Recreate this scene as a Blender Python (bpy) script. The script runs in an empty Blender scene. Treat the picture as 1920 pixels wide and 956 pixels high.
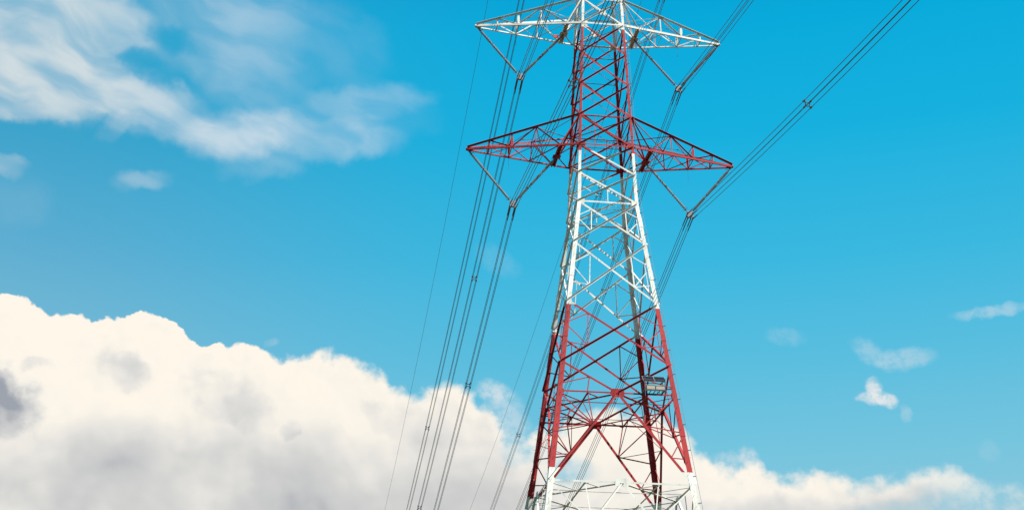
import bpy, bmesh, math, random
from mathutils import Vector, Matrix
random.seed(7)
C = bpy.context.scene.collection
R = math.radians

# ------------------------------------------------------------------ camera
CAM = Vector((-20.5956, -101.9596, -51.6086))
yaw, pitch, roll = 0.128374, 0.391114, 0.008372
fw = Vector((math.sin(yaw) * math.cos(pitch), math.cos(yaw) * math.cos(pitch), math.sin(pitch)))
r0 = Vector((math.cos(yaw), -math.sin(yaw), 0)); u0 = r0.cross(fw)
rt = r0 * math.cos(roll) + u0 * math.sin(roll); up = -r0 * math.sin(roll) + u0 * math.cos(roll)
cam = bpy.data.objects.new('camera', bpy.data.cameras.new('camera')); C.objects.link(cam)
cam.data.sensor_width = 36; cam.data.lens = 36 * 2595.24 / 1920
cam.data.clip_start = 0.5; cam.data.clip_end = 40000
m = Matrix((rt, up, -fw)).transposed().to_4x4(); m.translation = CAM
cam.matrix_world = m
sc = bpy.context.scene; sc.camera = cam

# ------------------------------------------------------------------ exposure and sun
EXPO = 0.72
sc.view_settings.view_transform = 'Standard'; sc.view_settings.look = 'None'
sc.view_settings.exposure = EXPO; sc.view_settings.gamma = 1
sc.render.engine = 'CYCLES'
sc.cycles.use_denoising = True
sc.cycles.max_bounces = 4
sc.render.filter_size = 1.3
SUN_EL, SUN_AZ = 53.0, 134.0        # azimuth clockwise from +Y (the line's far direction)
sd = Vector((math.sin(R(SUN_AZ)) * math.cos(R(SUN_EL)), math.cos(R(SUN_AZ)) * math.cos(R(SUN_EL)), math.sin(R(SUN_EL))))
sun = bpy.data.objects.new('sun', bpy.data.lights.new('sun', 'SUN')); C.objects.link(sun)
sun.data.energy = 5.0; sun.data.angle = R(0.53); sun.data.color = (1.0, 0.95, 0.87)
sun.rotation_euler = (-sd).to_track_quat('-Z', 'Y').to_euler()

# ------------------------------------------------------------------ world: sky and clouds by direction
world = bpy.data.worlds.new('World'); sc.world = world; world.use_nodes = True
W = world.node_tree; W.nodes.clear()
def nd(tree, typ, **kw):
    n = tree.nodes.new(typ)
    for k, v in kw.items(): setattr(n, k, v)
    return n
class G:                                   # small expression helper for node graphs
    def __init__(s, t): s.t = t
    def _in(s, sock, v):
        if isinstance(v, (int, float)): sock.default_value = v
        elif isinstance(v, (tuple, list)): sock.default_value = v
        else: s.t.links.new(v, sock)
    def m(s, op, a, b=0.0, c=0.0, clamp=False):
        n = nd(s.t, 'ShaderNodeMath', operation=op, use_clamp=clamp)
        s._in(n.inputs[0], a); s._in(n.inputs[1], b); s._in(n.inputs[2], c)
        return n.outputs[0]
    def v(s, op, a, b=(0, 0, 0), scale=None):
        n = nd(s.t, 'ShaderNodeVectorMath', operation=op)
        s._in(n.inputs[0], a); s._in(n.inputs[1], b)
        if scale is not None: s._in(n.inputs['Scale'], scale)
        return n.outputs['Value'] if op in ('LENGTH', 'DOT_PRODUCT') else n.outputs['Vector']
    def mr(s, x, a, b, c, d, kind='SMOOTHSTEP'):
        n = nd(s.t, 'ShaderNodeMapRange', interpolation_type=kind)
        for i, q in enumerate((x, a, b, c, d)): s._in(n.inputs[i], q)
        return n.outputs[0]
    def noise(s, vec, scale, detail=4, rough=.5, col=False, dist=0, typ='FBM', lac=2.0):
        n = nd(s.t, 'ShaderNodeTexNoise', noise_dimensions='2D', noise_type=typ)
        s._in(n.inputs['Vector'], vec); n.inputs['Scale'].default_value = scale
        n.inputs['Detail'].default_value = detail; n.inputs['Roughness'].default_value = rough
        n.inputs['Distortion'].default_value = dist; n.inputs['Lacunarity'].default_value = lac
        return n.outputs['Color' if col else 'Fac']
    def vor(s, vec, scale, detail=3, rough=.5, smooth=.35):
        n = nd(s.t, 'ShaderNodeTexVoronoi', voronoi_dimensions='2D', feature='F1')
        s._in(n.inputs['Vector'], vec); n.inputs['Scale'].default_value = scale
        n.inputs['Detail'].default_value = detail; n.inputs['Roughness'].default_value = rough
        n.normalize = True
        return n.outputs['Distance']
    def mix(s, f, a, b):
        n = nd(s.t, 'ShaderNodeMix', data_type='RGBA'); s._in(n.inputs['Factor'], f)
        s._in(n.inputs['A'], a); s._in(n.inputs['B'], b); return n.outputs['Result']
    def ramp(s, x, stops, kind='LINEAR'):
        n = nd(s.t, 'ShaderNodeValToRGB'); s._in(n.inputs[0], x); cr = n.color_ramp; cr.interpolation = kind
        while len(cr.elements) < len(stops): cr.elements.new(0.5)
        for e, (p, c) in zip(cr.elements, stops): e.position = p; e.color = c
        return n.outputs['Color']
    def xyz(s, x=0., y=0., z=0.):
        n = nd(s.t, 'ShaderNodeCombineXYZ')
        for i, q in enumerate((x, y, z)): s._in(n.inputs[i], q)
        return n.outputs[0]
def lin(r, g, b):
    f = lambda c: (c / 255 / 12.92) if c <= 10 else ((c / 255 + .055) / 1.055) ** 2.4
    return (f(r), f(g), f(b), 1)
# tables: clouds measured as directions, (0.93 * azimuth, elevation) in degrees;
# patches are (centre, centre, tilt, half length, half width, strength)
TOP = [(-18.74, 19.03), (-14.65, 18.79), (-13.16, 19.07), (-12.6, 19.23), (-11.99, 19.06), (-11.35, 18.68), (-10.78, 18.83), (-10.18, 18.82), (-9.57, 18.4), (-9.17, 18.68), (-8.48, 18.84), (-7.81, 19.16), (-6.97, 18.99), (-6.2, 18.46), (-5.8, 17.98), (-5.31, 17.85), (-4.92, 18.05), (-4.2, 18.15), (-3.36, 18.08), (-2.5, 17.79), (-1.67, 17.93), (-0.84, 18.11), (0.23, 17.99), (1.1, 17.7), (1.64, 17.44), (2.19, 16.94), (2.84, 16.61), (3.48, 16.69), (4.1, 17.37), (4.53, 17.16), (5.07, 16.73), (5.61, 16.3), (6.15, 15.87), (6.58, 15.12), (7.22, 14.69), (7.74, 15.02), (8.38, 15.34), (9.01, 15.67), (9.86, 15.99), (11.13, 16.09), (12.39, 15.85), (13.22, 15.5), (14.01, 14.58), (14.8, 13.78), (15.6, 13.5), (16.23, 13.74), (16.82, 13.46), (17.6, 13.05), (18.22, 13.32), (18.82, 13.33), (19.2, 13.09), (19.97, 12.9), (20.94, 12.79), (21.73, 12.91), (22.34, 13.19), (23.3, 13.18), (24.21, 12.85), (24.94, 12.6), (25.64, 12.22), (26.68, 11.76), (32.49, 11.07)]
THIN_HOLES = [ (-8.11, 30.03, -14.4, 0.71, 0.66, 0.92), (-9.11, 29.06, -0.7, 0.79, 0.44, 0.75), (-12.52, 25.77, 7.9, 2.44, 0.53, 0.95), (-8.86, 25.61, -6.6, 1.63, 0.57, 0.6) ]
CIRRUS = [ (-13.39, 30.03, 8.9, 2.72, 2.1, 0.85), (-12.72, 27.85, 2.3, 3.02, 1.5, 0.88), (-9.57, 27.81, -10.2, 2.13, 0.99, 0.85), (-6.98, 26.9, -33.1, 1.41, 0.99, 0.5), (-4.63, 26.81, 13.0, 2.34, 0.93, 0.85), (-0.89, 26.89, 0.0, 2.77, 0.84, 0.62), (0.11, 28.35, 7.9, 2.98, 0.71, 0.3), (-9.7, 30.29, -28.0, 1.21, 0.93, 0.6), (-6.03, 30.57, -5.0, 2.53, 1.88, 0.35), (-5.36, 31.82, 2.3, 2.63, 1.21, 0.3), (-3.77, 25.73, 7.3, 1.54, 0.75, 0.3), (-8.44, 24.49, 9.2, 0.98, 0.44, 0.4), (-13.76, 24.33, -2.0, 0.61, 0.44, 0.5), (-13.35, 22.95, 1.7, 0.79, 1.1, 0.1), (-9.86, 26.3, 37.2, 0.55, 0.4, 0.35), (-11.66, 26.34, -46.1, 0.44, 0.35, 0.35), (-13.29, 26.58, 8.1, 1.42, 0.44, 0.55), (-4.27, 28.76, -13.8, 1.9, 1.55, 0.28), (-1.36, 30.85, -18.7, 1.89, 1.55, 0.16), (1.24, 28.22, -13.3, 1.91, 0.99, 0.14), (-8.44, 26.5, -2.9, 0.87, 0.44, 0.25) ]
SMALL = [ (25.75, 19.08, 2.2, 1.52, 0.24, 0.3), (21.05, 17.87, -42.2, 0.69, 0.38, 0.22), (22.35, 17.55, 5.0, 0.99, 0.4, 0.28), (17.83, 18.75, -12.5, 0.68, 0.31, 0.11), (21.04, 16.48, -82.8, 0.28, 0.26, 0.72), (20.86, 16.09, -10.3, 0.38, 0.22, 0.6), (21.46, 15.98, -30.1, 0.36, 0.24, 0.72), (21.12, 16.18, -19.6, 0.24, 0.26, 0.5), (22.16, 15.39, -84.9, 0.21, 0.2, 0.2), (24.99, 13.72, -67.4, 0.23, 0.35, 0.08), (6.14, 16.82, -17.7, 0.45, 0.4, 0.5), (6.73, 15.55, -68.8, 1.05, 0.75, 0.4), (-2.76, 18.39, 15.5, 0.21, 0.18, 0.16), (6.23, 22.16, -29.5, 0.83, 0.49, 0.07), (16.14, 13.97, -29.9, 0.23, 0.33, 0.5), (15.41, 13.83, -7.8, 0.61, 0.35, 0.3) ]
HOLES = [ (9.1, 13.45, 12.4, 0.75, 0.57, 0.75), (7.11, 14.47, 34.9, 0.38, 0.53, 0.5), (24.47, 11.29, 5.0, 2.73, 1.28, 0.9), (20.42, 11.37, 8.1, 1.39, 0.57, 0.45), (8.37, 14.26, 0.1, 0.63, 0.44, 0.35) ]
DARK = [ (-12.6, 15.33, -24.7, 0.91, 1.1, 1.0), (-8.44, 16.93, -7.7, 0.74, 0.79, 0.4), (-4.19, 16.21, -33.4, 1.24, 1.15, 0.38), (-11.35, 16.83, 6.6, 0.34, 0.31, 0.22), (-1.62, 14.86, -50.8, 0.27, 0.35, 0.22), (4.36, 15.4, -2.0, 1.9, 1.1, 0.16), (1.72, 15.66, -37.3, 0.68, 0.53, 0.12), (12.16, 11.98, -4.3, 1.74, 0.79, 0.26) ]
BROAD = [ (-6.54, 11.21, 3.5, 6.92, 3.64, 0.53), (-8.87, 13.05, 2.2, 4.88, 1.32, 0.11), (3.35, 11.68, 1.3, 4.61, 2.87, 0.57), (19.63, 11.2, -0.3, 6.97, 1.02, 0.52), (21.6, 12.31, 0.5, 4.05, 0.53, 0.14) ]
g = G(W)
SKYK = 10.0 / 2 ** EXPO
tc = nd(W, 'ShaderNodeTexCoord')
sp = nd(W, 'ShaderNodeSeparateXYZ'); W.links.new(g.v('NORMALIZE', tc.outputs['Generated']), sp.inputs[0])
az = g.m('MULTIPLY', g.m('ARCTAN2', sp.outputs[0], sp.outputs[1]), 57.29578 * .93)
el = g.m('MULTIPLY', g.m('ARCSINE', sp.outputs[2]), 57.29578)
P = g.xyz(az, el, 1.0)
center = lambda col: g.v('SUBTRACT', col, (.5, .5, .5))
def warp(vec, items):
    out = vec
    for scale, amp, det in items:
        out = g.v('ADD', out, g.v('MULTIPLY', center(g.noise(vec, scale, det, .55, col=True)), (amp, amp, 0)))
    return out
def patches(vec, table, soft=1.0):
    total = None
    for cx, cy, ang, L, hw, s in table:
        ca, sa, A, B = math.cos(R(ang)), math.sin(R(ang)), L + hw, hw * 1.35
        u = g.v('DOT_PRODUCT', vec, (ca / A, sa / A, -(ca * cx + sa * cy) / A))
        v = g.v('DOT_PRODUCT', vec, (-sa / B, ca / B, (sa * cx - ca * cy) / B))
        r2 = g.m('MULTIPLY_ADD', u, u, g.m('MULTIPLY', v, v))
        b = g.mr(r2, 0.0, 1.0, s, 0.0)
        total = b if total is None else g.m('SUBTRACT', g.m('ADD', total, b), g.m('MULTIPLY', total, b))
    return total
# clear sky
sky = nd(W, 'ShaderNodeTexSky', sky_type='NISHITA', sun_disc=False)
sky.sun_elevation = R(SUN_EL); sky.sun_rotation = R(SUN_AZ); sky.air_density = 1.0; sky.dust_density = .6; sky.ozone_density = 2.0
e01 = g.mr(el, 8.0, 36.0, 0.0, 1.0, 'LINEAR')
E_ = lambda e: (e - 8) / 28
right = g.ramp(e01, [(E_(8), lin(160, 204, 218)), (E_(11), lin(140, 199, 219)), (E_(14), lin(118, 197, 222)), (E_(18), lin(88, 190, 223)), (E_(22), lin(56, 184, 224)), (E_(27), lin(18, 177, 223)), (E_(31.5), lin(0, 171, 220)), (1, lin(2, 150, 205))])
left = g.ramp(e01, [(E_(8), lin(165, 200, 214)), (E_(14), lin(135, 190, 213)), (E_(18), lin(116, 184, 213)), (E_(22), lin(88, 172, 209)), (E_(26), lin(58, 163, 203)), (E_(31), lin(45, 163, 205)), (1, lin(30, 150, 200))])
clear = g.mix(g.mr(az, -14.0, 9.0, 0.0, 1.0), left, right)
def scaled(col, k): return g.v('SCALE', col, scale=k)
clear = g.mix(.985, sky.outputs[0], scaled(clear, SKYK))
# thin high cloud
Pw = warp(P, [(.3, .9, 2), (1.0, .7, 5)])
thin = patches(Pw, CIRRUS)
Ps = warp(P, [(1.6, .38, 5)])
puff = g.m('MULTIPLY', patches(Ps, SMALL), g.mr(g.noise(P, 2.6, 6, .65), .32, .60, .55, 1.12))
ta = R(-17); Pt = warp(P, [(.22, 2.2, 2)])
st = g.xyz(g.v('DOT_PRODUCT', Pt, (math.cos(ta) * .38, math.sin(ta) * .38, 0)), g.v('DOT_PRODUCT', Pt, (-math.sin(ta) * 1.15, math.cos(ta) * 1.15, 0)), 0.0)
tex = g.noise(st, .75, 3, .45)
fib = g.noise(g.v('MULTIPLY', st, (2.4, 3.2, 1)), 1.0, 6, .62)
thin = g.m('MULTIPLY', thin, g.m('MULTIPLY', g.mr(tex, .25, .65, .50, 1.08), g.mr(fib, .3, .68, .96, 1.02)), clamp=True)
thin = g.m('POWER', g.m('MULTIPLY', thin, g.m('SUBTRACT', 1.0, patches(Pw, THIN_HOLES))), 1.15)
thin_col = g.mix(g.mr(az, -12, -4, 0, 1), scaled(lin(222, 228, 228)[:3], SKYK), scaled(lin(214, 226, 234)[:3], SKYK))
sky1 = g.mix(g.m('MULTIPLY', thin, .84), clear, thin_col)
sky1 = g.mix(g.m('MULTIPLY', puff, 1.0, clamp=True), sky1, scaled(lin(232, 234, 234)[:3], SKYK))
# cumulus bank
Pc = warp(P, [(1.0, .5, 4)])
s2 = nd(W, 'ShaderNodeSeparateXYZ'); W.links.new(Pc, s2.inputs[0])
fc = nd(W, 'ShaderNodeFloatCurve'); W.links.new(g.mr(s2.outputs[0], -20.0, 34.0, 0.0, 1.0, 'LINEAR'), fc.inputs['Value'])
cv = fc.mapping.curves[0]
pts = [((a + 20) / 54, (e - 10) / 12) for a, e in TOP]
cv.points[0].location = pts[0]; cv.points[-1].location = pts[-1]
for q in pts[1:-1]: cv.points.new(*q)
for q in cv.points: q.handle_type = 'VECTOR'
fc.mapping.update()
top = g.m('ADD', g.m('MULTIPLY', fc.outputs[0], 12.0), 10.0)
def billow(vec, n=3): return g.m('SUBTRACT', .5, g.vor(vec, .8, n, .5))
bl = billow(Pc)
soft_side = g.mr(az, -6.0, 3.0, 0.0, 1.0)                 # crisp heads at the left, ragged edges to the right
fine = g.m('SUBTRACT', g.noise(P, 1.3, 5, .55), .5)
edge = g.m('ADD', g.m('SUBTRACT', top, s2.outputs[1]), g.m('ADD', g.m('MULTIPLY', bl, .8), g.m('MULTIPLY', fine, g.m('ADD', .25, g.m('MULTIPLY', soft_side, g.mr(az, 16.0, 23.0, .95, .45))))))
width = g.m('ADD', .10, g.m('MULTIPLY', soft_side, .62))
cover = g.mr(g.m('DIVIDE', edge, width), -.1, 1.0, 0.0, 1.0)
hole = patches(warp(P, [(.8, 1.0, 3)]), HOLES)
cover = g.m('MULTIPLY', cover, g.m('MULTIPLY', g.mr(g.m('ABSOLUTE', az), 42.0, 58.0, 1.0, 0.0), g.mr(az, 20.0, 27.5, 1.0, .72)))
cover = g.m('MULTIPLY', cover, g.m('SUBTRACT', 1.0, g.m('MULTIPLY', hole, g.mr(fine, -.2, .15, 1.0, .55))), clamp=True)
Pd = warp(P, [(.35, 1.6, 1), (1.0, 1.1, 5)])
Pb = warp(P, [(.25, 2.4, 2)])
dk = g.m('ADD', g.m('MULTIPLY', patches(Pd, DARK), g.mr(g.noise(P, .7, 2, .5), .3, .6, .7, 1.1)), g.m('MULTIPLY', patches(Pb, BROAD), g.mr(g.noise(P, .28, 2, .5), .3, .65, .76, .90)))
off = g.v('ADD', Pc, (.16, .22, 0))
relief = g.m('SUBTRACT', billow(off, 1), billow(Pc, 1))
big = g.m('SUBTRACT', g.noise(Pb, .35, 2, .5), .5)
depth = g.mr(edge, 0.0, 5.5, 0.0, 1.0, 'LINEAR')
shade = g.m('ADD', g.m('MULTIPLY', dk, .95), g.m('MULTIPLY', g.m('ADD', big, .04), g.m('ADD', .12, g.m('MULTIPLY', depth, .55))))
shade = g.m('ADD', shade, g.m('MULTIPLY', relief, g.mr(edge, .2, 3.0, .30, .18)))
knob = g.m('SUBTRACT', g.vor(Pc, 1.7, 2, .5), .36)
shade = g.m('ADD', shade, g.m('MULTIPLY', knob, g.mr(edge, .1, 2.4, .26, .06)))
lob = g.m('SUBTRACT', .42, g.vor(Pd, .30, 0, .5))
shade = g.m('SUBTRACT', shade, g.m('MULTIPLY', lob, g.mr(edge, 1.0, 4.0, .0, .22)))
shade = g.m('ADD', shade, g.m('ADD', g.m('MULTIPLY', soft_side, .06), g.m('MULTIPLY', depth, .10)), clamp=True)
ccol = g.ramp(shade, [(0, lin(255, 247, 234)), (.14, lin(249, 243, 232)), (.3, lin(234, 231, 225)), (.5, lin(214, 214, 212)), (.72, lin(198, 199, 200)), (1, lin(158, 164, 174))])
final = g.mix(cover, sky1, scaled(ccol, SKYK))
bg = nd(W, 'ShaderNodeBackground'); W.links.new(final, bg.inputs[0]); bg.inputs[1].default_value = 0.1
wo = nd(W, 'ShaderNodeOutputWorld'); W.links.new(bg.outputs[0], wo.inputs[0])
world.cycles.sampling_method = 'MANUAL'; world.cycles.sample_map_resolution = 512

# ------------------------------------------------------------------ materials
def material(name, base, rough=.5, metal=0.0, dirt=.25, dirt_col=None, scale=1.5, spec=.4):
    mt = bpy.data.materials.new(name); mt.use_nodes = True; t = mt.node_tree; q = G(t)
    b = t.nodes['Principled BSDF']; b.inputs['Roughness'].default_value = rough; b.inputs['Metallic'].default_value = metal
    b.inputs['Specular IOR Level'].default_value = spec
    geo = nd(t, 'ShaderNodeNewGeometry')
    n = q.noise(geo.outputs['Position'], scale, 5, .6)
    dc = dirt_col or tuple(c * .6 for c in base[:3]) + (1,)
    t.links.new(q.mix(q.mr(n, .42, .72, 0, dirt), base if len(base) == 4 else base + (1,), dc), b.inputs['Base Color'])
    return mt
BAND_LOW, BAND_MID, BAND_TOP, BAND_CROWN = -27.70, -14.51, -0.58, 11.42
def paint():
    # aircraft-warning bands: the paint changes colour at fixed heights up the tower
    mt = bpy.data.materials.new('banded_paint'); mt.use_nodes = True; t = mt.node_tree; q = G(t)
    b = t.nodes['Principled BSDF']; b.inputs['Roughness'].default_value = .5; b.inputs['Specular IOR Level'].default_value = .25
    geo = nd(t, 'ShaderNodeNewGeometry'); s = nd(t, 'ShaderNodeSeparateXYZ'); t.links.new(geo.outputs['Position'], s.inputs[0])
    z = s.outputs[2]
    step = lambda h: q.m('GREATER_THAN', z, h)
    # red where the number of band edges passed is odd
    red = q.m('SUBTRACT', step(BAND_LOW), step(BAND_MID)); red = q.m('ADD', red, step(BAND_TOP)); red = q.m('SUBTRACT', red, step(BAND_CROWN))
    red = q.m('ADD', red, step(21.6)); red = q.m('SUBTRACT', red, q.m('MULTIPLY', step(26.2), 0.0))
    n1 = q.noise(geo.outputs['Position'], 1.1, 4, .6); n2 = q.noise(geo.outputs['Position'], 9, 4, .65)
    rc = q.mix(q.mr(n1, .35, .7, 0, 1), (.375, .019, .020, 1), (.27, .016, .020, 1))
    wc = q.mix(q.mr(n1, .38, .75, 0, .7), (.70, .67, .60, 1), (.52, .49, .44, 1))
    col = q.mix(red, wc, rc)
    col = q.mix(q.mr(n2, .57, .76, 0, .55), col, (.22, .17, .14, 1))
    t.links.new(col, b.inputs['Base Color'])
    t.links.new(q.mr(n2, .3, .7, .5, .7), b.inputs['Roughness'])
    return mt
M_PAINT = paint()
M_GALV = material('galvanised_steel', (.36, .37, .38), .45, .6)
M_YOKE = material('weathered_yoke_steel', (.22, .21, .22), .55, .2)
M_DARK = material('weathered_fitting', (.09, .09, .10), .55, .3)
M_PORC = material('grey_porcelain', (.27, .25, .25), .5, 0, .15, spec=.3)
M_WIRE = material('aged_aluminium_wire', (.075, .08, .085), .5, .3)
M_PV = material('solar_cell_glass', (.008, .010, .018), .6, 0, .1, spec=.1)
M_BOX = material('beige_enclosure_paint', (.42, .36, .28), .6)
M_CONC = material('footing_concrete', (.34, .33, .31), .85, 0, .5)
M_RED = material('red_marker_paint', (.50, .035, .03), .45)
M_GND = material('hillside_grass', (.028, .038, .014), .95, 0, .9, (.045, .04, .02, 1), .06)

# ------------------------------------------------------------------ mesh helpers
class MB:
    def __init__(s): s.v = []; s.f = []
    def prism(s, ring0, ring1):
        n = len(ring0); b = len(s.v)
        s.v += [tuple(p) for p in ring0] + [tuple(p) for p in ring1]
        for i in range(n): s.f.append((b + i, b + (i + 1) % n, b + n + (i + 1) % n, b + n + i))
        s.f.append(tuple(b + i for i in reversed(range(n)))); s.f.append(tuple(b + n + i for i in range(n)))
    def box(s, c, a, b, d):                    # centre and three half-axis vectors
        c, a, b, d = map(Vector, (c, a, b, d))
        s.prism([c - a - b - d, c + a - b - d, c + a + b - d, c - a + b - d], [c - a - b + d, c + a - b + d, c + a + b + d, c - a + b + d])
    def tube(s, pts, r, n=6):
        rings = []
        for i, p in enumerate(pts):
            p = Vector(p); d = (Vector(pts[min(i + 1, len(pts) - 1)]) - Vector(pts[max(i - 1, 0)])).normalized()
            a = d.orthogonal().normalized() if i == 0 else (pa - d * pa.dot(d)).normalized()
            pa = a; bb = d.cross(a)
            rings.append([p + a * r * math.cos(2 * math.pi * k / n) + bb * r * math.sin(2 * math.pi * k / n) for k in range(n)])
        s.loft(rings)
    def loft(s, rings):
        b = len(s.v); n = len(rings[0])
        for ring in rings: s.v += [tuple(p) for p in ring]
        for j in range(len(rings) - 1):
            for i in range(n):
                s.f.append((b + j * n + i, b + j * n + (i + 1) % n, b + (j + 1) * n + (i + 1) % n, b + (j + 1) * n + i))
        s.f.append(tuple(b + i for i in reversed(range(n)))); s.f.append(tuple(b + (len(rings) - 1) * n + i for i in range(n)))
    def lathe(s, p, q, prof, n=12):           # prof: (fraction of length in metres from p, radius)
        p, q = Vector(p), Vector(q); d = (q - p).normalized(); a = d.orthogonal().normalized(); b = d.cross(a)
        s.loft([[p + d * t + a * r * math.cos(2 * math.pi * k / n) + b * r * math.sin(2 * math.pi * k / n) for k in range(n)] for t, r in prof])
    def angle(s, P, Q, w, n, out, th=.012, off=0.0, flip=False, leg=None):
        # rolled steel angle: one flange flat in the face, the other standing off it at the upper edge
        P, Q, n = Vector(P), Vector(Q), Vector(n)
        a = (Q - P).normalized(); n = (n - a * n.dot(a)).normalized(); t = a.cross(n)
        if t.z < 0: t = -t
        if flip: t = -t
        k = 1 if out else -1
        fl = leg or (w * .9 if out else w * .7)
        sec = [(-w / 2, 0), (w / 2 - th, 0), (w / 2 - th, k * (fl - th)), (w / 2, k * (fl - th)), (w / 2, -k * th), (-w / 2, -k * th)]
        r0 = [P + t * x + n * (y + off) for x, y in sec]; r1 = [Q + t * x + n * (y + off) for x, y in sec]
        s.prism(r0, r1)
    def plate(s, c, a, b, n, th=.016, off=0.0, cut=.3):        # eight-cornered gusset plate
        c, a, b, n = map(Vector, (c, a, b, n)); n = n.normalized()
        k = 1 - cut
        o = [a + b * k, a * k + b, -a * k + b, -a + b * k, -a - b * k, -a * k - b, a * k - b, a - b * k]
        s.prism([c + n * (off - th / 2) + q for q in o], [c + n * (off + th / 2) + q for q in o])
    def build(s, name, mat, parent=None, smooth=False):
        me = bpy.data.meshes.new(name); me.from_pydata(s.v, [], s.f)
        bm = bmesh.new(); bm.from_mesh(me); bmesh.ops.recalc_face_normals(bm, faces=bm.faces); bm.to_mesh(me); bm.free()
        me.materials.append(mat)
        if smooth:
            for p in me.polygons: p.use_smooth = len(p.vertices) == 4
        o = bpy.data.objects.new(name, me); C.objects.link(o)
        if parent is not None:
            o.parent = parent
            o.matrix_parent_inverse = Matrix.Translation(-base_of(parent))
        return o
def base_of(o):
    v = Vector((0, 0, 0))
    while o is not None:
        v = v + o.location + (o.matrix_parent_inverse.translation if o.parent else Vector((0, 0, 0))); o = o.parent
    return v
def thing(name, label, cat, loc, group=None):
    o = bpy.data.objects.new(name, None); C.objects.link(o); o.location = loc; o.empty_display_size = .5
    o['label'] = label; o['category'] = cat
    if group: o['group'] = group
    return o

# ------------------------------------------------------------------ hillside
def gz(x, y):
    h = -53.3 - (y + 0.0) * .0 if y < 20 else -53.3 - (y - 20) * .06
    return max(h, -150) + .5 * math.sin(x * .031 + 1) * math.sin(y * .027) * min(1, (abs(x) + abs(y)) / 60)
mb = MB(); N = 120; cs = []
for i in range(N + 1):
    t = 2 * i / N - 1; cs.append(14000 * abs(t) ** 3 * (1 if t > 0 else -1) + t * 150)
for j in range(N + 1):
    for i in range(N + 1): mb.v.append((cs[i], cs[j], gz(cs[i], cs[j])))
for j in range(N):
    for i in range(N): a = j * (N + 1) + i; mb.f.append((a, a + 1, a + N + 2, a + N + 1))
gr = mb.build('ground', M_GND); gr['kind'] = 'structure'

# ------------------------------------------------------------------ transmission tower
ZW = -5.186
def hw(z): return 2.3 - .03713 * z if z > ZW else 2.4926 + .12407 * (ZW - z)
LV = dict(base=-53.0, N2=-44.6, N=-37.0, L=-28.65, K=-21.705, J=-19.3, I=-14.17, H=-8.94, G=-5.186, F=-2.57, E=0.0, D=2.79, C=5.82, B=8.85, A=11.82,
          T=14.35, S1=17.0, S2=19.6, U=22.15, V=24.6, V1=26.9, top=29.2)
tower = thing('transmission_tower', 'red and white lattice steel transmission tower carrying overhead lines on pointed crossarms', 'pylon', (0, 0, -53.3))
def face_dirs(f):
    c, s = (1, 0, -1, 0)[f], (0, 1, 0, -1)[f]
    return Vector((c, s, 0)), Vector((s, -c, 0))           # lateral, outward
def FP(f, u, z):
    lat, out = face_dirs(f); w = hw(z); return lat * (u * w) + out * w + Vector((0, 0, z))
def lerp(a, b, t): return a + (b - a) * t
def legsize(z): return .21 if z > 0 else (.21 + .09 * (-z / 5.2) if z > ZW else .30 + .12 * min(1, (ZW - z) / 23))
corners = [(-1, -1), (1, -1), (1, 1), (-1, 1)]
order = ['base', 'N2', 'N', 'L', 'K', 'J', 'I', 'H', 'G', 'F', 'E', 'D', 'C', 'B', 'A', 'T', 'S1', 'S2', 'U', 'V', 'V1', 'top']
legs = []
for ci, (sx, sy) in enumerate(corners):
    mb = MB()
    def sec(z, s, grow=0.0):
        w = hw(z) + grow; th = .022
        return [Vector((sx * (w - a), sy * (w - b), z)) for a, b in ((0, 0), (s, 0), (s, th), (th, th), (th, s), (0, s))]
    for i in range(len(order) - 1):
        z0, z1 = LV[order[i]], LV[order[i + 1]]; s = legsize((z0 + z1) / 2)
        if z0 < ZW < z1: pass
        mb.prism(sec(z0 + .001, s), sec(z1 - .001, s))
    for z in (-24.5, -31, -11.6, -16.8, -6.9, 1.4, 7.2, 13.2, 18.2, 25.2):     # splice covers
        s = legsize(z) + .03; mb.prism(sec(z - .42, s, .02), sec(z + .42, s, .02))
    k = 0; z = -50.0
    if ci in (1, 3, 0):
        while z < 28.5:                               # step bolts, alternately on either flange
            w = hw(z); s = legsize(z)
            if k % 2: p = Vector((sx * (w - s * .6), sy * w, z)); q = p + Vector((0, sy * .17, 0))
            else: p = Vector((sx * w, sy * (w - s * .6), z)); q = p + Vector((sx * .17, 0, 0))
            mb.tube([p, q], .011, 4); k += 1; z += .42
    lg = mb.build('leg', M_PAINT, tower); legs.append(lg)
# climbing rail down the outer corner of the right-hand front leg
mb = MB(); pts = []; z = -52.0
while z < 28.5:
    w = hw(z); pts.append(Vector((w + .17, -w - .12, z))); z += 1.0
mb.tube(pts, .016, 6)
for i in range(0, len(pts), 2):
    p = pts[i]; mb.box(p + Vector((-.1, .07, 0)), (.11, -.07, 0), (.012, .018, 0), (0, 0, .03))
mb.build('climbing_rail', M_GALV, legs[1])

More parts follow.
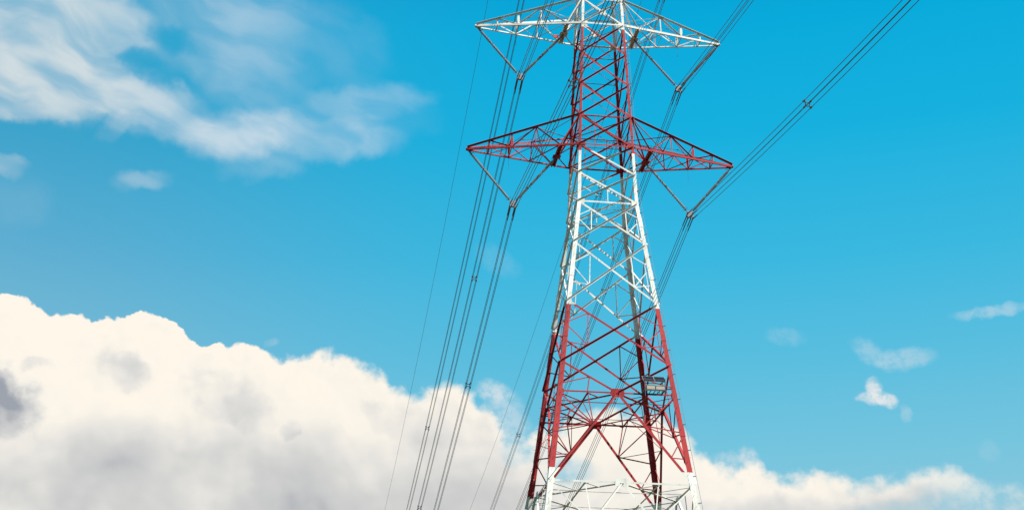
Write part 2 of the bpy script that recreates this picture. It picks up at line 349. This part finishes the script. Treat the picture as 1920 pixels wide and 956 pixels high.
IN_VIEW_LOW = -30
def piece(name, parent=tower, mat=None): return MB(), name, parent
extra = {}
def ex(key):
    if key not in extra: extra[key] = MB()
    return extra[key]
DIAG = {'F': .11, 'E': .11, 'D': .11, 'C': .11, 'B': .11, 'A': .11, 'G': .11, 'H': .12, 'I': .13, 'J': .13}
def xpanel(f, lo, hi, w=.11, second=0, visible=True):
    z0, z1 = LV[lo], LV[hi]; lat, out = face_dirs(f)
    bl, br, tl, tr = FP(f, -.985, z0), FP(f, .985, z0), FP(f, -.985, z1), FP(f, .985, z1)
    mbs = []
    for P, Q, o, off in ((bl, tr, True, .014), (tl, br, False, -.024)):
        d = (Q - P).normalized()
        mb = MB() if visible else ex('far%d' % f)
        mb.angle(P + d * .05, Q - d * .05, w, out, o, off=off, th=.012)
        if visible: mb.build('diagonal_brace', M_PAINT, tower)
    # intersection of the diagonals
    wb, wt = hw(z0), hw(z1); t = wb / (wb + wt)
    X = lerp(bl, tr, t)
    if second:
        sw = .075
        for sgn in (-1, 1):
            mb = MB()
            lo_l, hi_l = (bl, tl) if sgn < 0 else (br, tr)
            U = lerp(hi_l, X, .44); Lw = lerp(lo_l, X, .5)
            a = lerp(hi_l, lo_l, .38); b = lerp(hi_l, lo_l, .68)
            mb.angle(U, a, sw, out, False, off=-.045); mb.angle(U, Lw, sw, out, False, off=-.060)
            mb.angle(a, Lw, sw, out, False, off=-.075)
            if second > 1: mb.angle(b, Lw, sw, out, False, off=-.052)
            mb.build('secondary_bracing', M_PAINT, tower)
for f in range(4):
    for hi, lo in (('A', 'B'), ('B', 'C'), ('C', 'D'), ('D', 'E'), ('E', 'F'), ('F', 'G')): xpanel(f, lo, hi, .14)
    xpanel(f, 'H', 'G', .14, 1); xpanel(f, 'I', 'H', .14, 2); xpanel(f, 'J', 'I', .16, 2)
    xpanel(f, 'A', 'T', .12)
    for hi, lo in (('S1', 'T'), ('S2', 'S1'), ('U', 'S2'), ('V', 'U'), ('V1', 'V'), ('top', 'V1')): xpanel(f, lo, hi, .10, visible=False)
    lat, out = face_dirs(f)
    Z = LV
    # J-K: two braces falling to the middle of the K strut; K-L and L-N: great inverted Vs
    def vee(top, bot, apex_top, w, sec, low=False):
        zt, zb = Z[top], Z[bot]
        apex = FP(f, 0, zt if apex_top else zb)
        for sgn in (-1, 1):
            foot = FP(f, sgn * .985, zb if apex_top else zt); d = (foot - apex).normalized()
            mb = MB() if not low else ex('low%d' % f)
            rising = (sgn < 0) == apex_top
            mb.angle(apex + d * .12, foot - d * .05, w, out, rising, off=.014 if rising else -.026, th=.014)
            if not low: mb.build('diagonal_brace', M_PAINT, tower)
            mb = MB() if not low else ex('low%d' % f)
            sw = .08
            leg_t, leg_b = FP(f, sgn, zt), FP(f, sgn, zb); q = FP(f, sgn * .5, zt)
            if not apex_top:                         # J-K
                U = lerp(foot, apex, .50); hq = FP(f, sgn * .5, zb)
                mb.angle(U, hq, sw, out, False, off=-.05); mb.angle(U, lerp(leg_t, leg_b, .78), sw, out, False, off=-.064)
            else:
                m_ = lerp(apex, foot, .36); n_ = lerp(apex, foot, .71)
                a = lerp(leg_t, leg_b, .43)
                mb.angle(m_, leg_t, sw + .01, out, False, off=-.05); mb.angle(m_, a, sw + .01, out, False, off=-.064)
                mb.angle(a, n_, sw, out, False, off=-.05); mb.angle(m_, q, sw, out, False, off=-.08)
                mb.angle(n_, lerp(leg_t, leg_b, .72), sw, out, False, off=-.068)
            if not low: mb.build('secondary_bracing', M_PAINT, tower)
    vee('J', 'K', False, .15, 1)
    vee('K', 'L', True, .20, 2)
    vee('L', 'N', True, .17, 2, low=True)
    vee('N', 'N2', True, .17, 2, low=True); vee('N2', 'base', True, .17, 2, low=True)
    # horizontal struts
    for lv, w in (('K', .12), ('L', .13), ('G', .13), ('E', .12), ('D', .07), ('A', .13), ('T', .08)):
        z = Z[lv]; mb = MB(); mb.angle(FP(f, -.97, z), FP(f, .97, z), w, out, False, off=.030 if lv in 'AE' else -.046)
        if lv == 'G':
            X = FP(f, 0, (Z['F'] + Z['G']) / 2 + .1); mb.angle(FP(f, 0, z), X, .06, out, False, off=-.06)
        if lv == 'D':
            for u in (-.42, .42): mb.angle(FP(f, u, z), FP(f, u, Z['E']), .05, out, False, off=-.062)
        mb.build('horizontal_strut', M_PAINT, tower)
    for lv in ('N', 'N2', 'U', 'V'):
        z = Z[lv]; ex(('low%d' if lv[0] == 'N' else 'far%d') % f).angle(FP(f, -.97, z), FP(f, .97, z), .12, out, False, off=-.046)
    # gusset plates
    for lv, r in (('K', .52), ('L', .50)):
        mb = MB(); mb.plate(FP(f, 0, Z[lv]), lat * r, Vector((0, 0, r * .62)), out, off=-.008, th=.02); mb.build('gusset_plate', M_PAINT, tower)
    mb = MB(); mb.plate(FP(f, 0, (Z['A'] + Z['T']) / 2 - .05), lat * .28, Vector((0, 0, .25)), out, off=-.004); mb.build('gusset_plate', M_PAINT, tower)
for f in range(4):
    lat, out = face_dirs(f)
    for lv, r in (('G', .36), ('E', .34), ('A', .34), ('D', .24), ('F', .2), ('K', .3), ('L', .32), ('H', .22), ('I', .24), ('J', .24)):
        for sgn in (-1, 1):
            mb = MB(); p = FP(f, sgn, LV[lv]) - lat * sgn * r * .8
            mb.plate(p, lat * r * .8, Vector((0, 0, r * .62)), out, off=.008 if lv in 'GEAD' else -.036, th=.012)
            mb.build('gusset_plate', M_PAINT, tower)
# plan bracing inside the body
def plan(lv, style, w=.08):
    z = LV[lv]; a = hw(z); mb = MB(); U = Vector((0, 0, 1)); zo = -.07
    P = lambda x, y: Vector((x * a, y * a, z))
    if style == 'x':
        mb.angle(P(-.97, -.97), P(.97, .97), w, U, True, off=zo, leg=.045); mb.angle(P(-.97, .97), P(.97, -.97), w, U, True, leg=.03, off=zo - .02)
    if style == 'd':
        mid = [P(0, -1), P(1, 0), P(0, 1), P(-1, 0)]
        es = []
        for i in range(4):
            A_, B_ = mid[i], mid[(i + 1) % 4]; mb.angle(A_, B_, w * 1.9, U, True, off=zo, leg=.045); es.append((A_ + B_) / 2)
            k = (Vector((A_.x or B_.x, A_.y or B_.y, z)))
            cor = Vector((A_.x + B_.x, A_.y + B_.y, z)); e = es[-1]
            for M_ in (A_, B_):
                q = (M_ + cor) / 2
                mb.angle(q, e, w * 1.15, U, True, leg=.03, off=zo - .03); mb.angle(q, lerp(M_, e, .5), w * 1.0, U, True, leg=.03, off=zo - .045)
            mb.angle(cor * .97 + Vector((0, 0, z * .03)), e, w * 1.0, U, True, leg=.03, off=zo - .06)
        for i in range(4): mb.angle(es[i], es[(i + 1) % 4], w * 1.0, U, True, leg=.03, off=zo - .075)
    mb.build('plan_bracing', M_PAINT, tower)
for lv, st in (('K', 'd'), ('L', 'd'), ('E', 'x'), ('A', 'x'), ('G', 'x'), ('D', 'x'), ('T', 'x')): plan(lv, st, .125 if st == 'd' else .10)
# light internal frames of the upper shaft: a square of struts on each face's inner side and one cross member
for za in (10.6, 8.1, 5.0, 2.0, -3.6):
    a = hw(za) * .94; mb = MB(); cs_ = [Vector((x * a, y * a, za)) for x, y in corners]
    for i in (1, 2, 3): mb.angle(cs_[i], cs_[(i + 1) % 4], .055, (0, 0, 1), False, off=-.01 * i)
    mb.angle(cs_[0], cs_[2], .05, (0, 0, 1), False, off=-.06)
    mb.build('internal_strut', M_PAINT, tower)
# hip links between neighbouring faces inside the tall panel
mb = MB()
for f in range(4):
    def MP(f, sgn): return lerp(FP(f, 0, LV['K']), FP(f, sgn * .985, LV['L']), .36)
    mb.angle(MP(f, 1), MP((f + 1) % 4, -1), .06, (0, 0, 1), True, off=-.09)
    ed = (FP(f, 0, LV['K']) + FP((f + 1) % 4, 0, LV['K'])) / 2
    mb.angle(MP(f, 1), ed, .05, (0, 0, 1), True, off=-.03); mb.angle(MP((f + 1) % 4, -1), ed, .05, (0, 0, 1), True, off=-.05)
mb.build('hip_bracing', M_PAINT, tower)
for k, mb in extra.items():
    mb.build('lower_bracing' if k.startswith('low') else 'upper_bracing', M_PAINT, tower)
for sx, sy in corners:
    mb = MB(); w = hw(-53); mb.lathe((sx * w, sy * w, -54.5), (sx * w, sy * w, -52.8), [(0, 1.0), (1.1, 1.0), (1.25, .55), (1.7, .5)], 16); mb.build('footing', M_CONC, tower)

# crossarms
def crossarm(side, lo, hi, tip_x, ins):
    zl, zh = LV[lo], LV[hi]; a, b = hw(zl), hw(zh); s = side
    tip = Vector((s * tip_x, 0, zl - .03))
    U = Vector((0, 0, 1)); chords = []
    CL = lambda t, y: lerp(Vector((s * a, y * a, zl)), tip + Vector((0, y * .10, 0)), t)
    CU = lambda t, y: lerp(Vector((s * b, y * b, zh)), tip + Vector((0, y * .10, .16)), t)
    tb = (ins - a) / (tip_x - a)                          # where the inner insulator hangs
    ts = [0, tb, .40, .60, .80, 1.0]
    lace = MB(); w = .09
    for y in (-1, 1):
        out = Vector((0, y, 0))
        # side faces: warren lacing between lower and upper chords
        for (t0, u0), (t1, u1) in (((tb, 0), (.385, 1)), ((.385, 1), (.60, 0)), ((.385, 1), (.385, 0)), ((.60, 1), (.60, 0)), ((.80, 1), (.80, 0)), ((.60, 0), (.80, 1)), ((0, 1), (tb, 0))):
            P = CU(t0, y) if u0 else CL(t0, y); Q = CU(t1, y) if u1 else CL(t1, y)
            lace.angle(P, Q, w, out, t1 > t0, off=-.02 - .012 * random.random())
    def X2(fn, t0, t1, w, off):
        lace.angle(fn(t0, -1), fn(t1, 1), w, U, True, off=off); lace.angle(fn(t0, 1), fn(t1, -1), w, U, True, off=off - .02)
    X2(CL, tb, .40, .075, -.03); X2(CU, 0.0, .385, .06, -.03); X2(CL, .40, .60, .06, -.035)
    lace.angle(CL(.60, -1), CL(.80, 1), .055, U, True, off=-.05); lace.angle(CU(.385, -1), CU(.60, 1), .055, U, True, off=-.05)
    for t in (.60, .80):
        lace.angle(CL(t, -1), CL(t, 1), .07, U, True, off=-.02); lace.angle(CU(t, -1), CU(t, 1), .06, U, True, off=-.02)
        lace.angle(CL(t, -1), CU(t, 1), .05, (s, 0, 0), False); lace.angle(CL(t, 1), CU(t, -1), .05, (s, 0, 0), True, off=.03)
    lace.angle(CU(.385, -1), CU(.385, 1), .06, U, True, off=-.02); lace.angle(CL(.40, -1), CL(.40, 1), .05, U, True, off=-.045)
    c = CL(tb, 0) + Vector((0, 0, -.06))
    for y in (-1, 1):
        lace.angle(CL(0.02, y), c, .11, U, True, off=-.03)
        lace.angle(CU(0.0, y), c, .15, (0, y, 0), y > 0, off=-.03)
        lace.angle(CU(.385, y), CL(.29, 0), .06, (0, y, 0), False, off=-.03)
    arm = lace.build('cross_arm', M_PAINT, tower)
    for y in (-1, 1):
        mb = MB(); mb.angle(CL(0, y), CL(1, y), .165, (0, y, 0), False, off=.02, th=.016, flip=True); mb.build('chord', M_PAINT, arm)
        mb = MB(); mb.angle(CU(0, y), CU(1, y), .15, (0, y, 0), True, off=.02, th=.016); mb.build('chord', M_PAINT, arm)
    mb = MB()                                             # channel beam that carries the inner string
    p, q = CL(tb, -1), CL(tb, 1)
    for dx in (-.13, .13): mb.box((p + q) / 2 + Vector((dx * s, 0, -.10)), (0, (q - p).length / 2, 0), (.035, 0, 0), (0, 0, .10))
    mb.box((p + q) / 2 + Vector((0, 0, -.015)), (0, (q - p).length / 2 - .1, 0), (.09, 0, 0), (0, 0, .012))
    mb.plate(c + Vector((0, 0, .0)), (.34, 0, 0), (0, .38, 0), U, off=-.10, th=.02)
    mb.build('hanger_beam', M_PAINT, arm)
    mb = MB(); mb.plate(tip + Vector((-s * .18, 0, .04)), (.30, 0, 0), (0, 0, .14), (0, 1, 0), th=.05)
    mb.plate(tip + Vector((-s * .15, 0, -.02)), (.28, 0, 0), (0, .16, 0), U, th=.03)
    mb.build('tip_plate', M_PAINT, arm)
    for t in (.60,):
        for y in (-1, 1):
            mb = MB(); p = (CL(t, y) + CU(t, y)) / 2; h = (CU(t, y) - CL(t, y)).length * .32
            mb.plate(p, (.11, 0, 0), (0, 0, h), (0, y, 0), off=-.01, cut=.5); mb.build('gusset_plate', M_PAINT, arm)
    mb = MB(); p = CL(.60, 1); mb.tube([p, p + Vector((0, 0, -1.15))], .012, 5); mb.build('hanging_rod', M_DARK, arm)
    mb = MB()                                             # safety line strung through the arm
    pts = [CL(.9, 0) + Vector((0, 0, .25)), CL(.70, 0) + Vector((0, 0, .62)), CL(.56, 0) + Vector((0, 0, .85)), CL(.48, 0) + Vector((0, 0, 1.25)), CL(.2, 0) + Vector((0, 0, 1.42)), Vector((0, 0, zl + 1.52))]
    mb.tube(pts, .020, 5)
    for k in (1, 3, 4): mb.box(pts[k], (.05, 0, 0), (0, .05, 0), (0, 0, .05))
    mb.build('safety_line', M_DARK, arm)
    return c, tip
hang = {}
for lo, hi, tx, ins, key in (('E', 'D', 11.23, 3.76, 'M'), ('A', 'T', 10.68, 3.10, 'T'), ('U', 'V', 10.1, 2.45, 'U')):
    for s in (-1, 1): hang[key + ('L' if s < 0 else 'R')] = crossarm(s, lo, hi, tx, ins)
# small red tag on the left top arm
mb = MB(); mb.box((-3.55, 1.15, 12.1), (.22, 0, 0), (0, .03, 0), (0, 0, .14)); t_ = mb.build('marker_tag', M_RED, tower)
# earth-wire peaks
for s in (-1, 1):
    mb = MB(); tip = Vector((s * 7.67, 0, 29.0))
    for y in (-1, 1):
        mb.angle(Vector((s * hw(26.9), y * hw(26.9), 26.9)), tip, .10, (0, y, 0), False); mb.angle(Vector((s * hw(29.2), y * hw(29.2), 29.2)), tip + Vector((0, 0, .1)), .10, (0, y, 0), True)
        for t0, t1 in ((.25, .4), (.4, .6), (.6, .75)): 
            mb.angle(lerp(Vector((s * hw(26.9), y * hw(26.9), 26.9)), tip, t0), lerp(Vector((s * hw(29.2), y * hw(29.2), 29.2)), tip, t1), .05, (0, y, 0), False)
    mb.build('earth_wire_peak', M_PAINT, tower)

# ------------------------------------------------------------------ insulator sets
YOKE = {'ML': (-7.40, -4.72), 'MR': (7.40, -4.68), 'TL': (-6.87, 7.15), 'TR': (6.89, 7.10), 'UL': (-6.35, 17.45), 'UR': (6.10, 17.45)}
WORDS = {'ML': 'lower left crossarm, red', 'MR': 'lower right crossarm, red', 'TL': 'upper left crossarm, white', 'TR': 'upper right crossarm, white'}
ILAB = {'ML': 'grey V-shaped pair of insulator strings hanging under the red left crossarm',
        'MR': 'grey V-shaped pair of insulator strings hanging under the red right crossarm',
        'TL': 'grey V-shaped pair of insulator strings hanging under the white left crossarm',
        'TR': 'grey V-shaped pair of insulator strings hanging under the white right crossarm',
        'UL': 'grey V-shaped insulator strings of the uppermost left crossarm, at the top edge of the picture',
        'UR': 'grey V-shaped insulator strings of the uppermost right crossarm, above the picture'}
SUB = .215
REC = {'ML': (-.2652, .00037, -.02632), 'TL': (-.26598, .00037, -.02627), 'UL': (-.27042, .00038, -.02626), 'MR': (-.27103, .00057, -.02513), 'TR': (-.24784, .00035, -.02643), 'UR': (-.27642, .00038, -.02644)}
APP = {'ML': (-.1900, .00030, -.0110), 'TL': (-.1984, .00038, -.0109), 'MR': (-.19665, .00042, -.0110), 'TR': (-.2105, .00045, -.01116), 'UL': (-.2, .0004, -.011), 'UR': (-.2, .0004, -.011)}
def insulator_set(key):
    c, tip = hang[key]; yx, yz = YOKE[key]; Y = Vector((yx, 0, yz)); s = -1 if yx < 0 else 1
    root = thing('insulator_set', ILAB[key], 'insulator', (yx, 0, yz), 'V-shaped insulator sets under the crossarms')
    A0 = tip + Vector((-s * .10, 0, -.10)); B0 = c + Vector((0, 0, -.12))
    for P, dx in ((A0, s), (B0, -s)):
        Q = Y + Vector((dx * .17, 0, .22)); d = (Q - P).normalized(); L = (Q - P).length
        fit = MB(); fit.tube([P, P + d * .42], .035, 8); fit.box(P + d * .2, d * .12, (0, .05, 0), d.cross(Vector((0, 1, 0))) * .06); fi2 = MB(); fi2.tube([Q - d * .30, Q + d * .02], .035, 8)
        st = MB(); l0 = .38; rod = (L - .38 - .28) / 3
        for k in range(3):
            p0 = l0 + k * rod
            prof = [(p0, .05), (p0 + .13, .05)]
            n = 15; body = rod - .26
            for j in range(n):
                t = p0 + .13 + body * j / n; h = body / n
                prof += [(t + .01, .06), (t + h * .45, .115), (t + h * .62, .115), (t + h * .98, .062)]
            prof += [(p0 + rod - .12, .05), (p0 + rod - .002, .05)]
            st.lathe(P, Q, [(t, r) for t, r in prof], 12)
        so = st.build('string', M_PORC, root, smooth=False)
        fit.build('fitting', M_DARK, so); fi2.build('fitting', M_DARK, so)
        e = d.cross(Vector((0, 1, 0))).normalized()
        for k in range(4):                       # arcing horns and caps at each joint
            t = l0 + k * rod; p = P + d * t; hb = MB()
            hb.lathe(P, Q, [(t - .07, .062), (t + .07, .062)], 10)
            r = .24 if k in (0, 3) else .17
            for sg in (-1, 1):
                kk = d * (.10 if k < 3 else -.10)
                hb.tube([p, p + e * sg * r * .8, p + e * sg * r + kk], .017, 5)
                hb.tube([p, p + Vector((0, sg * r * .8, 0)), p + Vector((0, sg * r, 0)) + kk], .017, 5)
            hb.build('arcing_horn', M_DARK, so)
    yk = MB()
    for dy in (-.10, .10): yk.plate(Y + Vector((0, dy, 0)), (.25, 0, 0), (0, 0, .27), (0, 1, 0), th=.02, cut=.25)
    yk.build('yoke_plate', M_YOKE, root)
    for dx in (-SUB, SUB):
        for dz in (-SUB, SUB):
            cl = MB(); p = Y + Vector((dx, 0, dz - .12))
            cl.loft([[p + Vector((math.cos(k * math.pi / 3) * r * .7, yy, math.sin(k * math.pi / 3) * r + zz)) for k in range(6)] for yy, r, zz in ((-.30, .02, -.03), (-.18, .05, 0), (0, .065, .02), (.18, .05, 0), (.30, .02, -.03))])
            for sgn, q in ((1, REC[key]), (-1, APP[key])):      # armour rods wrapped round the wire at the clamp
                ap = [Y + Vector((dx + q[2] * y, sgn * y, dz - .18 + q[0] * y + q[1] * y * y)) for y in (0, .5, 1.0, 1.5)]
                cl.tube(ap, .047, 8)
            cl.build('suspension_clamp', M_DARK, root)
    return root
for k in YOKE: insulator_set(k)

# ------------------------------------------------------------------ conductors
SPR = {'ML': ([27.3, 108], [30, 84]), 'TL': ([28.3, 82], [34, 90]), 'UL': ([80, 140], [31, 88]), 'MR': ([29, 95], [29.5, 86]), 'TR': ([30, 96], [36, 92]), 'UR': ([28, 80], [33, 90])}
CLAB = {'ML': 'four dark wires running through the insulators under the red left crossarm', 'MR': 'four dark wires running through the insulators under the red right crossarm, exiting top right',
        'TL': 'four dark wires running through the insulators under the white left crossarm', 'TR': 'four dark wires running through the insulators under the white right crossarm',
        'UL': 'four dark wires from the uppermost left crossarm, leftmost bundle sloping down past the tower', 'UR': 'four dark wires from the uppermost right crossarm, sloping down behind the tower'}
RW = .0235
for key in YOKE:
    yx, yz = YOKE[key]; root = thing('conductor_bundle', CLAB[key], 'power line', (yx, 0, yz), 'bundled conductors of the line')
    fns = [lambda y, s=1, q=REC[key]: Vector((yx + q[2] * y, y, yz + q[0] * y + q[1] * y * y)), lambda y, s=-1, q=APP[key]: Vector((yx + q[2] * y, -y, yz + q[0] * y + q[1] * y * y))]
    ends = (380, 260)
    for dx in (-SUB, SUB):
        for dz in (-SUB, SUB):
            mb = MB(); off = Vector((dx, 0, dz - .18)); pts = []
            for y in range(ends[1], 0, -4): pts.append(fns[1](y) + off)
            pts.append(fns[0](0) + off)
            for y in range(4, ends[0], 4): pts.append(fns[0](y) + off)
            mb.tube(pts, RW, 6); mb.build('wire', M_WIRE, root)
    for i, fn in enumerate(fns):
        for y in SPR[key][i]:
            p = fn(y) + Vector((0, 0, -.18)); mb = MB(); tn = (fn(y + 1) - fn(y - 1)).normalized(); up_ = Vector((1, 0, 0)).cross(tn); up_ = up_ if up_.z > 0 else -up_
            X_ = Vector((1, 0, 0)); q = .13
            ring = [p + X_ * a * q + up_ * b * q for a, b in ((-1, -1), (1, -1), (1, 1), (-1, 1))]
            mb.tube(ring + [ring[0]], .040, 6)
            for a, b in ((-1, -1), (1, -1), (1, 1), (-1, 1)):
                e = p + X_ * a * SUB + Vector((0, 0, b * SUB))
                mb.tube([p + X_ * a * q + up_ * b * q, e], .040, 6); mb.tube([e - tn * .12, e + tn * .12], .062, 8)
            mb.build('spacer', M_DARK, root)
for s, (a, b, t), lab in ((-1, (-.26398, .00048, -.02459), 'single thin earth wire left of all other wires, crossing the clouds'), (1, (-.25678, .00044, -.02594), 'single thin earth wire passing behind the tower and down its left side')):
    mb = MB(); z0 = 28.72; pts = [Vector((s * 7.67 + .011 * y, y, z0 + .2 * y + .0004 * y * y)) for y in range(-260, 0, 5)]
    pts += [Vector((s * 7.67 + t * y, y, z0 + a * y + b * y * y)) for y in range(0, 400, 5)]
    mb.tube(pts, .018, 6); o = mb.build('earth_wire', M_WIRE); o['label'] = lab; o['category'] = 'power line'; o['group'] = 'earth wires of the line'

# ------------------------------------------------------------------ solar powered instrument platform on the front face
DZ = -2.76; wf = hw(-21.2)
sp_ = thing('solar_platform', "small platform with dark solar panels and beige boxes on the tower's right side", 'solar platform', (2.87, -wf - .5, -18.9 + DZ))
x0, x1 = 1.85, 3.45; y0, y1 = -wf - 1.0, -wf - .14
for xa, xb in ((x0 - .02, x0 + .80), (x0 + .84, x1 + .04)):
    mb = MB(); c = Vector(((xa + xb) / 2, y0 + .36, (-17.93 + DZ))); b = Vector((0, .30, .27))
    mb.box(c, ((xb - xa) / 2, 0, 0), b, (0, -.010, .011))
    po = mb.build('solar_panel', M_PV, sp_)
    fr = MB(); n = Vector((0, -.67, .74))
    for sx_ in (-1, 1): fr.box(c + Vector((sx_ * ((xb - xa) / 2 + .012), 0, 0)), (.012, 0, 0), b * 1.03, n * .022)
    for sb in (-1, 1): fr.box(c + b * sb * 1.03, ((xb - xa) / 2 + .02, 0, 0), b.normalized() * .012, n * .020)
    fr.build('panel_frame', M_GALV, po)
mb = MB()
for x in (x0 + .03, x1 - .03):
    for y in (y0, y1): mb.box((x, y, (-18.42 + DZ)), (.028, 0, 0), (0, .028, 0), (0, 0, .45))
    mb.box((x, (y0 + y1) / 2, (-18.86 + DZ)), (.03, 0, 0), (0, .47, 0), (0, 0, .03)); mb.box((x, (y0 + y1) / 2, (-18.05 + DZ)), (.02, 0, 0), (0, .45, 0), (0, 0, .02))
    mb.box((x, y0 - .1, (-19.05 + DZ)), (.02, 0, 0), (0, .02, 0), (0, 0, .35))
    mb.tube([(x, y0 + .01, (-18.05 + DZ)), (x, y0 + .10, (-18.14 + DZ))], .02, 5); mb.tube([(x, y1 - .01, (-18.0 + DZ)), (x, y0 + .62, (-17.70 + DZ))], .02, 5)
for y in (y0 - .03, y1 + .03):
    mb.box(((x0 + x1) / 2, y, (-18.92 + DZ)), ((x1 - x0) / 2, 0, 0), (0, .03, 0), (0, 0, .03)); mb.box(((x0 + x1) / 2, y, (-18.10 + DZ)), ((x1 - x0) / 2, 0, 0), (0, .018, 0), (0, 0, .018))
for k in range(5): mb.box((x0 + .15 + k * .32, (y0 + y1) / 2, (-18.965 + DZ)), (.03, 0, 0), (0, .46, 0), (0, 0, .012))
for x in (x0 + .1, x1 - .1):
    mb.box((x, y1 + .11, (-18.86 + DZ)), (.03, 0, 0), (0, .13, 0), (0, 0, .03)); mb.box((x, y1 + .12, (-18.05 + DZ)), (.025, 0, 0), (0, .16, 0), (0, 0, .025))
mb.build('frame', M_DARK, sp_)
for xa, xb, z0_, z1_ in ((x0 + .18, x0 + .78, (-18.84 + DZ), (-18.53 + DZ)), (x0 + .86, x1 - .10, (-18.84 + DZ), (-18.56 + DZ))):
    bx = MB(); bx.box(((xa + xb) / 2, y0 + .12, (z0_ + z1_) / 2), ((xb - xa) / 2, 0, 0), (0, .17, 0), (0, 0, (z1_ - z0_) / 2))
    bo = bx.build('equipment_box', M_BOX, sp_)
    ld = MB(); ld.box(((xa + xb) / 2, y0 + .12, z1_ + .012), ((xb - xa) / 2 + .02, 0, 0), (0, .19, 0), (0, 0, .012)); ld.build('lid', M_BOX, bo)
mb = MB()
for k, x in enumerate((x0 + .95, x0 + 1.12, x0 + 1.32)): mb.tube([(x, y0 + .1, (-18.98 + DZ)), (x + .05, y0 + .05, (-19.12 + DZ)), (x - .1, y0 + .12, (-19.18 + DZ)), (x - .3, y1 - .1, (-19.02 + DZ))], .022, 5)
mb.build('cable', M_DARK, sp_)
